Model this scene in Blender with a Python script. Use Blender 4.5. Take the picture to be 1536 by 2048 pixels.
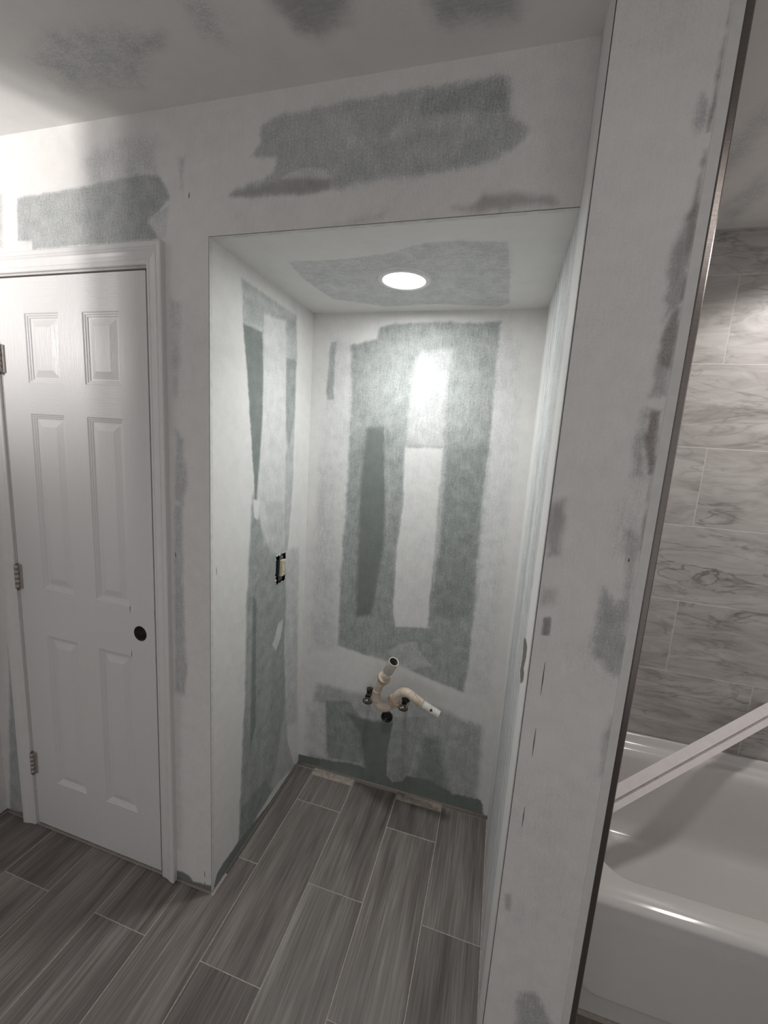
import bpy, math, random
import numpy as np
from mathutils import Vector, Matrix

for _o in list(bpy.data.objects):
    bpy.data.objects.remove(_o)
sc = bpy.context.scene
COL = sc.collection

# ------------------------------------------------------------------ camera
cam_d = bpy.data.cameras.new('camera')
cam = bpy.data.objects.new('camera', cam_d)
COL.objects.link(cam)
cam_d.sensor_fit = 'HORIZONTAL'
cam_d.sensor_width = 36.0
cam_d.lens = 829.27 / 1536 * 36.0
cam_d.clip_start = 0.02
_yaw, _pit, _rol = -0.26819, -0.16281, 0.064954
_cy, _sy, _cp, _sp = math.cos(_yaw), math.sin(_yaw), math.cos(_pit), math.sin(_pit)
_f = Vector((_sy * _cp, _cy * _cp, _sp)); _r = Vector((_cy, -_sy, 0)); _u = _r.cross(_f)
_r2 = _r * math.cos(_rol) + _u * math.sin(_rol); _u2 = -_r * math.sin(_rol) + _u * math.cos(_rol)
cam.matrix_world = Matrix(((_r2.x, _u2.x, -_f.x, 0.8207), (_r2.y, _u2.y, -_f.y, -1.0364), (_r2.z, _u2.z, -_f.z, 1.5982), (0, 0, 0, 1)))
sc.camera = cam

# ------------------------------------------------------------------ world, lights, exposure
wd = bpy.data.worlds.new('world'); sc.world = wd; wd.use_nodes = True
_bg = wd.node_tree.nodes['Background']
_bg.inputs[0].default_value = (1.0, 0.968, 0.965, 1)
_bg.inputs[1].default_value = 0.44

def light(name, kind, loc, power, color=(1, 1, 1), target=None, **kw):
    d = bpy.data.lights.new(name, kind); d.energy = power; d.color = color
    for k, v in kw.items(): setattr(d, k, v)
    o = bpy.data.objects.new(name, d); COL.objects.link(o); o.location = loc
    if target is not None:
        o.rotation_euler = (Vector(target) - Vector(loc)).to_track_quat('-Z', 'Y').to_euler()
    return o

light('niche_downlight', 'AREA', (0.461, 0.33, 2.105), 3.3, (0.985, 1.0, 0.985), shape='DISK', size=0.128)
light('niche_downlight', 'AREA', (0.461, 0.33, 2.104), 1.7, (0.985, 1.0, 0.985), shape='DISK', size=0.120, spread=math.radians(125))
# two hall bulbs beyond an opening added in the left wall for their beam
light('hall_bulb', 'SPOT', (-1.2155, -1.15, 2.00), 48.0, (1.0, 0.95, 0.93), target=(-0.85, 0.0, 2.42),
      spot_size=math.radians(96), spot_blend=1.0, shadow_soft_size=0.009)
light('hall_bulb', 'SPOT', (-1.2455, -1.15, 1.96), 21.0, (1.0, 0.95, 0.93), target=(-0.80, 0.0, 2.25),
      spot_size=math.radians(100), spot_blend=1.0, shadow_soft_size=0.009)
light('tub_downlight', 'SPOT', (2.05, 0.42, 2.395), 32.0, (1.0, 0.95, 0.92), target=(2.05, 0.42, 0),
      spot_size=math.radians(150), spot_blend=0.25, shadow_soft_size=0.06)
light('room_downlight', 'AREA', (1.41, -1.01, 2.415), 1.3, (1.0, 0.95, 0.92), target=(1.42, -1.04, 0), shape='DISK', size=0.13)

sc.view_settings.view_transform = 'Standard'
sc.view_settings.look = 'None'
sc.view_settings.exposure = 0.2
sc.cycles.diffuse_bounces = 4
sc.cycles.glossy_bounces = 3
sc.view_settings.gamma = 1.0
sc.view_settings.use_curve_mapping = False

# ------------------------------------------------------------------ dimensions (metres; x along front wall, y into it, z up)
D, W, H1, H2, PF, XT, XL, DT = 0.6438, 0.9211, 2.1146, 2.4365, -0.1425, 1.1144, -0.9955, 0.83
CEIL_TILT = 0.010
rng = random.Random(7)

# ------------------------------------------------------------------ helpers
def tag(o, label=None, cat=None, group=None, kind=None):
    if label: o['label'] = label
    if cat: o['category'] = cat
    if group: o['group'] = group
    if kind: o['kind'] = kind
    return o

def empty(name, loc=(0, 0, 0)):
    o = bpy.data.objects.new(name, None); COL.objects.link(o); o.location = loc
    o.empty_display_size = 0.05
    return o

class MB:
    def __init__(s): s.v = []; s.f = []; s.m = []; s.sm = []
    def add(s, vs, fs, mi=0, smooth=False):
        b = len(s.v); s.v += [tuple(p) for p in vs]
        for f in fs: s.f.append(tuple(b + i for i in f)); s.m.append(mi); s.sm.append(smooth)
        return s
    def box(s, x0, x1, y0, y1, z0, z1, mi=0):
        return s.add([(x0,y0,z0),(x1,y0,z0),(x1,y1,z0),(x0,y1,z0),(x0,y0,z1),(x1,y0,z1),(x1,y1,z1),(x0,y1,z1)],
                     [(0,3,2,1),(4,5,6,7),(0,1,5,4),(1,2,6,5),(2,3,7,6),(3,0,4,7)], mi)
    def cbox(s, x0, x1, y0, y1, z0, z1, c, mi=0):
        """box with chamfered edges (24 verts)"""
        vs = []; idx = {}
        X = (x0, x1); Y = (y0, y1); Z = (z0, z1)
        for i in (0, 1):
            for j in (0, 1):
                for k in (0, 1):
                    sx, sy, sz = (1, -1)[i], (1, -1)[j], (1, -1)[k]
                    p = (X[i], Y[j], Z[k])
                    for a in range(3):
                        q = list(p)
                        if a != 0: q[0] += sx * c
                        if a != 1: q[1] += sy * c
                        if a != 2: q[2] += sz * c
                        idx[(i, j, k, a)] = len(vs); vs.append(q)
        fs = []
        for i in (0, 1):
            fs.append([idx[(i,0,0,0)], idx[(i,1,0,0)], idx[(i,1,1,0)], idx[(i,0,1,0)]])
            fs.append([idx[(0,i,0,1)], idx[(1,i,0,1)], idx[(1,i,1,1)], idx[(0,i,1,1)]])
            fs.append([idx[(0,0,i,2)], idx[(1,0,i,2)], idx[(1,1,i,2)], idx[(0,1,i,2)]])
        for j in (0, 1):
            for k in (0, 1):
                fs.append([idx[(0,j,k,1)], idx[(1,j,k,1)], idx[(1,j,k,2)], idx[(0,j,k,2)]])
                fs.append([idx[(j,0,k,0)], idx[(j,1,k,0)], idx[(j,1,k,2)], idx[(j,0,k,2)]])
                fs.append([idx[(j,k,0,0)], idx[(j,k,1,0)], idx[(j,k,1,1)], idx[(j,k,0,1)]])
        for i in (0, 1):
            for j in (0, 1):
                for k in (0, 1): fs.append([idx[(i,j,k,a)] for a in range(3)])
        return s.add(vs, fs, mi)
    def tube(s, pts, rad, n=20, caps=(True, True), mi=0, smooth=True):
        pts = [Vector(p) for p in pts]
        if not hasattr(rad, '__len__'): rad = [rad] * len(pts)
        T = []
        for i in range(len(pts)):
            a = pts[max(i-1, 0)]; b = pts[min(i+1, len(pts)-1)]
            t = (b - a)
            T.append(t.normalized() if t.length > 1e-9 else (T[-1] if T else Vector((0,0,1))))
        # keep flat end rings for coincident points
        nrm = T[0].orthogonal().normalized(); vs = []
        for i, p in enumerate(pts):
            nrm = (nrm - T[i] * nrm.dot(T[i])).normalized(); bi = T[i].cross(nrm)
            for k in range(n):
                a = 2 * math.pi * k / n
                vs.append(p + (nrm * math.cos(a) + bi * math.sin(a)) * rad[i])
        fs = []
        for i in range(len(pts) - 1):
            for k in range(n):
                k2 = (k + 1) % n
                fs.append((i*n+k, i*n+k2, (i+1)*n+k2, (i+1)*n+k))
        s.add(vs, fs, mi, smooth)
        b = len(s.v) - len(vs)
        if caps[0]: s.f.append(tuple(b + k for k in reversed(range(n)))); s.m.append(mi); s.sm.append(False)
        if caps[1]: s.f.append(tuple(b + (len(pts)-1)*n + k for k in range(n))); s.m.append(mi); s.sm.append(False)
        return s
    def disc(s, c, normal, r, n=24, mi=0, r2=None):
        c = Vector(c); nn = Vector(normal).normalized(); a = nn.orthogonal().normalized(); b = nn.cross(a)
        r2 = r2 or r
        return s.add([c + a * math.cos(2*math.pi*k/n) * r + b * math.sin(2*math.pi*k/n) * r2 for k in range(n)], [tuple(range(n))], mi)
    def build(s, name, mats, parent=None, sharp=None):
        me = bpy.data.meshes.new(name)
        me.from_pydata(s.v, [], s.f)
        if not isinstance(mats, (list, tuple)): mats = [mats]
        for m in mats: me.materials.append(m)
        me.polygons.foreach_set('material_index', s.m)
        me.polygons.foreach_set('use_smooth', s.sm)
        me.validate(); me.update()
        o = bpy.data.objects.new(name, me); COL.objects.link(o)
        if parent is not None:
            o.parent = parent
            o.matrix_parent_inverse = Matrix.Translation(-parent.location)
        return o

def fix_normals(o):
    import bmesh
    b = bmesh.new(); b.from_mesh(o.data); bmesh.ops.recalc_face_normals(b, faces=b.faces); b.to_mesh(o.data); b.free()
    return o

# ------------------------------------------------------------------ materials
def new_mat(name):
    m = bpy.data.materials.new(name); m.use_nodes = True
    nt = m.node_tree; b = nt.nodes['Principled BSDF']
    return m, nt, b
def N(nt, t, **kw):
    n = nt.nodes.new(t)
    for k, v in kw.items():
        if k in ('operation', 'blend_type', 'data_type', 'attribute_name', 'noise_dimensions', 'wave_type', 'bands_direction', 'clamp', 'use_clamp', 'interpolation_type', 'feature', 'vector_type'):
            setattr(n, k, v)
        else: n.inputs[k].default_value = v
    return n
def L(nt, a, b): nt.links.new(a, b)
def math_n(nt, op, a, b=None, c=None, clamp=False):
    n = nt.nodes.new('ShaderNodeMath'); n.operation = op; n.use_clamp = clamp
    for i, v in enumerate((a, b, c)):
        if v is None: continue
        if isinstance(v, (int, float)): n.inputs[i].default_value = v
        else: L(nt, v, n.inputs[i])
    return n.outputs[0]
def mix_c(nt, f, a, b, mode='MIX'):
    n = nt.nodes.new('ShaderNodeMix'); n.data_type = 'RGBA'; n.blend_type = mode
    for s_, v in ((n.inputs[0], f), (n.inputs[6], a), (n.inputs[7], b)):
        if isinstance(v, (int, float)): s_.default_value = v
        elif isinstance(v, tuple): s_.default_value = (*v, 1)
        else: L(nt, v, s_)
    return n.outputs[2]
def ramp(nt, fac, stops):
    n = nt.nodes.new('ShaderNodeValToRGB'); e = n.color_ramp.elements
    e[0].position, e[0].color = stops[0][0], (*stops[0][1], 1)
    e[1].position, e[1].color = stops[-1][0], (*stops[-1][1], 1)
    for p, c in stops[1:-1]:
        x = e.new(p); x.color = (*c, 1)
    L(nt, fac, n.inputs[0]); return n.outputs[0]
def coords(nt, scale=(1, 1, 1), rot=(0, 0, 0), per_object=False):
    tc = nt.nodes.new('ShaderNodeTexCoord'); mp = nt.nodes.new('ShaderNodeMapping')
    mp.inputs['Scale'].default_value = scale; mp.inputs['Rotation'].default_value = rot
    L(nt, tc.outputs['Object'], mp.inputs['Vector'])
    if per_object:
        oi = nt.nodes.new('ShaderNodeObjectInfo')
        cx = nt.nodes.new('ShaderNodeCombineXYZ')
        for i, k in enumerate((37.0, 91.0, 53.0)):
            L(nt, math_n(nt, 'MULTIPLY', oi.outputs['Random'], k), cx.inputs[i])
        L(nt, cx.outputs[0], mp.inputs['Location'])
    return mp.outputs[0]
def noise(nt, vec, scale, detail=3, rough=0.55, dist=0.0):
    n = N(nt, 'ShaderNodeTexNoise', Scale=scale, Detail=detail, Roughness=rough, Distortion=dist)
    L(nt, vec, n.inputs['Vector']); return n.outputs[0]
def bump(nt, b, h, strength=0.3, dist=0.001):
    n = N(nt, 'ShaderNodeBump', Strength=strength, Distance=dist)
    L(nt, h, n.inputs['Height']); L(nt, n.outputs[0], b.inputs['Normal'])

def plain(name, col, rough=0.5, metal=0.0, spec=0.5, var=0.08, scale=40):
    m, nt, b = new_mat(name)
    v = coords(nt); n = noise(nt, v, scale, 4)
    d = tuple(max(0, c * (1 - 2 * var)) for c in col); e = tuple(min(1, c * (1 + var)) for c in col)
    L(nt, ramp(nt, n, [(0.25, d), (0.75, e)]), b.inputs['Base Color'])
    b.inputs['Roughness'].default_value = rough; b.inputs['Metallic'].default_value = metal
    b.inputs['Specular IOR Level'].default_value = spec
    return m

def drywall(name, streak=(1, 1, 1)):
    """greenboard under joint compound: the paint attribute holds mud coverage (r) and brown scuffing (g)"""
    m, nt, b = new_mat(name)
    at = N(nt, 'ShaderNodeAttribute', attribute_name='paint')
    sp = nt.nodes.new('ShaderNodeSeparateColor'); L(nt, at.outputs['Color'], sp.inputs[0])
    mud, dirt = sp.outputs[0], sp.outputs[1]
    v = coords(nt); vs = coords(nt, streak)
    n1 = noise(nt, v, 225, 2, 0.7); n2 = noise(nt, v, 22, 2, 0.6); n3 = noise(nt, vs, 40, 2, 0.6)
    w = math_n(nt, 'MULTIPLY', math_n(nt, 'MULTIPLY', mud, math_n(nt, 'SUBTRACT', 1.0, mud)), 4.0)
    s = math_n(nt, 'MULTIPLY', math_n(nt, 'SUBTRACT', n1, 0.5), 0.85)
    s = math_n(nt, 'MULTIPLY_ADD', math_n(nt, 'SUBTRACT', n2, 0.5), 0.34, s)
    s = math_n(nt, 'MULTIPLY_ADD', math_n(nt, 'SUBTRACT', n3, 0.5), 0.42, s)
    t = math_n(nt, 'MULTIPLY_ADD', s, w, mud)
    # faint smears in the finished areas
    t = math_n(nt, 'MULTIPLY_ADD', math_n(nt, 'SUBTRACT', n2, 0.55), 0.10, t)
    c = ramp(nt, t, [(0.0, (0.170, 0.192, 0.180)), (0.22, (0.250, 0.275, 0.263)), (0.45, (0.385, 0.406, 0.400)), (0.68, (0.525, 0.538, 0.54)), (0.86, (0.69, 0.69, 0.68)), (1.0, (0.79, 0.778, 0.757))])
    dm = math_n(nt, 'MULTIPLY', dirt, math_n(nt, 'MULTIPLY_ADD', n1, 1.6, -0.1, clamp=True), clamp=True)
    c = mix_c(nt, dm, c, (0.20, 0.165, 0.14))
    L(nt, c, b.inputs['Base Color'])
    b.inputs['Roughness'].default_value = 0.58
    b.inputs['Specular IOR Level'].default_value = 0.2
    hgt = math_n(nt, 'MULTIPLY_ADD', math_n(nt, 'MULTIPLY', noise(nt, v, 225, 1, 0.7), w), 0.9, mud)
    bump(nt, b, hgt, 0.35, 0.0012)
    return m

M = {}
M['dry'] = drywall('drywall_compound', (6, 6, 0.7))
M['dry_flat'] = drywall('drywall_ceiling', (1, 5, 1))
M['white_bead'] = plain('bead_white', (0.70, 0.70, 0.685), 0.5, spec=0.3)
M['strip'] = plain('smooth_edge_strip', (0.68, 0.675, 0.665), 0.6, spec=0.3, var=0.04)
M['framing'] = plain('framing_wood', (0.065, 0.05, 0.04), 0.9, var=0.3)
M['ivory'] = plain('ivory_plastic', (0.66, 0.58, 0.43), 0.35)
M['black'] = plain('black_plastic', (0.012, 0.012, 0.013), 0.22)
M['boxdark'] = plain('box_dark', (0.02, 0.022, 0.03), 0.6)
M['strap'] = plain('steel_strap', (0.16, 0.16, 0.16), 0.45, 0.7)
M['gypsum'] = plain('torn_gypsum', (0.72, 0.72, 0.70), 0.9)
M['bronze'] = plain('tarnished_brass', (0.075, 0.065, 0.052), 0.42, 0.6, var=0.35, scale=90)
M['paint_white'] = plain('trim_white_paint', (0.72, 0.72, 0.71), 0.34, spec=0.45, var=0.02)
M['jamb'] = plain('jamb_primed', (0.60, 0.58, 0.56), 0.5, var=0.05)
M['grout'] = plain('sanded_grout', (0.50, 0.45, 0.405), 0.95, spec=0.1, var=0.15, scale=120)
M['mortar'] = plain('dried_thinset', (0.40, 0.35, 0.305), 0.95, spec=0.1, var=0.2, scale=60)
M['wallgrout'] = plain('wall_grout', (0.64, 0.615, 0.59), 0.9, spec=0.1, var=0.06)
M['tub'] = plain('tub_acrylic', (0.66, 0.645, 0.63), 0.13, spec=0.5, var=0.01)
M['vinyl'] = plain('white_vinyl', (0.74, 0.70, 0.69), 0.35, var=0.03)
M['vinyl_groove'] = plain('vinyl_groove', (0.44, 0.41, 0.41), 0.5, var=0.1)
M['ring'] = plain('lamp_ring', (0.80, 0.80, 0.79), 0.4, var=0.02)
M['wall_plain'] = plain('wall_plain', (0.62, 0.61, 0.60), 0.7, spec=0.2)
M['slot'] = plain('dark_slot', (0.03, 0.025, 0.02), 0.8)
M['bore'] = plain('brown_bore', (0.12, 0.095, 0.08), 0.8)  # inside of the tailpiece, darker and browner than its pale outside
M['scuff'] = plain('scuff_mark', (0.12, 0.115, 0.115), 0.8)

def m_nickel():
    m, nt, b = new_mat('hinge_nickel')
    v = coords(nt, (1, 1, 0.2)); n = noise(nt, v, 300, 3)
    L(nt, ramp(nt, n, [(0.3, (0.34, 0.305, 0.28)), (0.7, (0.48, 0.44, 0.41))]), b.inputs['Base Color'])
    b.inputs['Metallic'].default_value = 0.4; b.inputs['Roughness'].default_value = 0.42
    return m
M['nickel'] = m_nickel()
def m_brushed():
    m, nt, b = new_mat('brushed_trim_metal')
    v = coords(nt, (1, 1, 40)); n = noise(nt, v, 60, 3, 0.7)
    L(nt, ramp(nt, n, [(0.3, (0.17, 0.152, 0.142)), (0.7, (0.26, 0.235, 0.222))]), b.inputs['Base Color'])
    b.inputs['Metallic'].default_value = 1.0; b.inputs['Roughness'].default_value = 0.26
    bump(nt, b, n, 0.15, 0.0004)
    return m
M['brushed'] = m_brushed()
def m_lens():
    m, nt, b = new_mat('lamp_lens')
    b.inputs['Base Color'].default_value = (0.9, 0.9, 0.9, 1)
    b.inputs['Emission Color'].default_value = (1, 0.99, 0.97, 1); b.inputs['Emission Strength'].default_value = 6.0
    return m
M['lens'] = m_lens()
def m_pvc():
    m, nt, b = new_mat('aged_pvc')
    v = coords(nt); n = noise(nt, v, 28, 4, 0.6, 0.5); n2 = noise(nt, v, 160, 2)
    c = ramp(nt, n, [(0.3, (0.50, 0.36, 0.24)), (0.5, (0.64, 0.54, 0.44)), (0.75, (0.74, 0.70, 0.63))])
    f = math_n(nt, 'GREATER_THAN', math_n(nt, 'MULTIPLY', n2, noise(nt, v, 20, 1)), 0.40)
    L(nt, mix_c(nt, f, c, (0.25, 0.2, 0.16)), b.inputs['Base Color'])
    b.inputs['Roughness'].default_value = 0.5
    bump(nt, b, n2, 0.2, 0.0008)
    return m
M['pvc'] = m_pvc()
M['pvc_white'] = plain('pvc_pale', (0.70, 0.68, 0.62), 0.5, var=0.14, scale=60)
M['nut'] = plain('pvc_nut_tan', (0.60, 0.47, 0.36), 0.5, var=0.14, scale=50)
def m_door(name, sc_):
    m, nt, b = new_mat(name)
    b.inputs['Base Color'].default_value = (0.70, 0.70, 0.695, 1)
    b.inputs['Roughness'].default_value = 0.36
    v = coords(nt, sc_); n = noise(nt, v, 30, 4, 0.65, 0.6)
    L(nt, ramp(nt, n, [(0.2, (0.685, 0.685, 0.68)), (0.8, (0.71, 0.71, 0.705))]), b.inputs['Base Color'])
    bump(nt, b, n, 0.6, 0.0016)
    return m
M['door_v'] = m_door('door_paint_vertical_grain', (7, 1, 0.5))
M['door_h'] = m_door('door_paint_horizontal_grain', (0.5, 1, 8))
def m_floor():
    m, nt, b = new_mat('wood_look_porcelain')
    v1 = coords(nt, (15, 1.0, 1), per_object=True); v2 = coords(nt, (80, 2.4, 1), per_object=True); v3 = coords(nt, (6, 0.9, 1), per_object=True)
    a = noise(nt, v1, 1.6, 4, 0.6, 0.5); c = noise(nt, v2, 2.2, 3, 0.6); d = noise(nt, v3, 1.2, 3, 0.5, 0.8)
    t = math_n(nt, 'MULTIPLY_ADD', c, 0.38, math_n(nt, 'MULTIPLY_ADD', d, 0.42, math_n(nt, 'MULTIPLY', a, 0.42)))
    col = ramp(nt, t, [(0.44, (0.088, 0.073, 0.066)), (0.56, (0.163, 0.142, 0.131)), (0.66, (0.228, 0.205, 0.190)), (0.80, (0.37, 0.342, 0.322))])
    oi = nt.nodes.new('ShaderNodeObjectInfo')
    k = math_n(nt, 'MULTIPLY_ADD', oi.outputs['Random'], 0.22, 0.89)
    cc = nt.nodes.new('ShaderNodeCombineColor')
    for i in range(3): L(nt, k, cc.inputs[i])
    L(nt, mix_c(nt, 1.0, col, cc.outputs[0], 'MULTIPLY'), b.inputs['Base Color'])
    b.inputs['Roughness'].default_value = 0.42
    b.inputs['Specular IOR Level'].default_value = 0.4
    bump(nt, b, c, 0.2, 0.0006)
    return m
M['floor_tile'] = m_floor()
def m_walltile():
    m, nt, b = new_mat('veined_stone_tile')
    v = coords(nt, (1, 1, 1), (0, 0.22, 0), per_object=True)
    vv = coords(nt, (1.5, 1, 6.5), (0, 0.26, 0), per_object=True)
    base = noise(nt, vv, 2.4, 5, 0.62, 1.2)
    warp = noise(nt, v, 3.0, 4, 0.6, 0.8)
    # thin dark veins: narrow band where a stretched noise crosses its middle value
    va = noise(nt, vv, 1.7, 3, 0.55, 1.8)
    band = math_n(nt, 'ABSOLUTE', math_n(nt, 'SUBTRACT', va, 0.5))
    vein = math_n(nt, 'SUBTRACT', 1.0, math_n(nt, 'MULTIPLY', band, 26.0), clamp=True)
    vein = math_n(nt, 'MULTIPLY', vein, math_n(nt, 'MULTIPLY_ADD', warp, 3.2, -1.25, clamp=True), clamp=True)
    c = ramp(nt, base, [(0.28, (0.30, 0.284, 0.272)), (0.45, (0.43, 0.412, 0.397)), (0.60, (0.515, 0.498, 0.482)), (0.8, (0.58, 0.563, 0.546))])
    c = mix_c(nt, math_n(nt, 'MULTIPLY', vein, 0.9), c, (0.15, 0.135, 0.125))
    L(nt, c, b.inputs['Base Color'])
    b.inputs['Roughness'].default_value = 0.38
    bump(nt, b, base, 0.12, 0.0008)
    return m
M['wall_tile'] = m_walltile()

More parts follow.
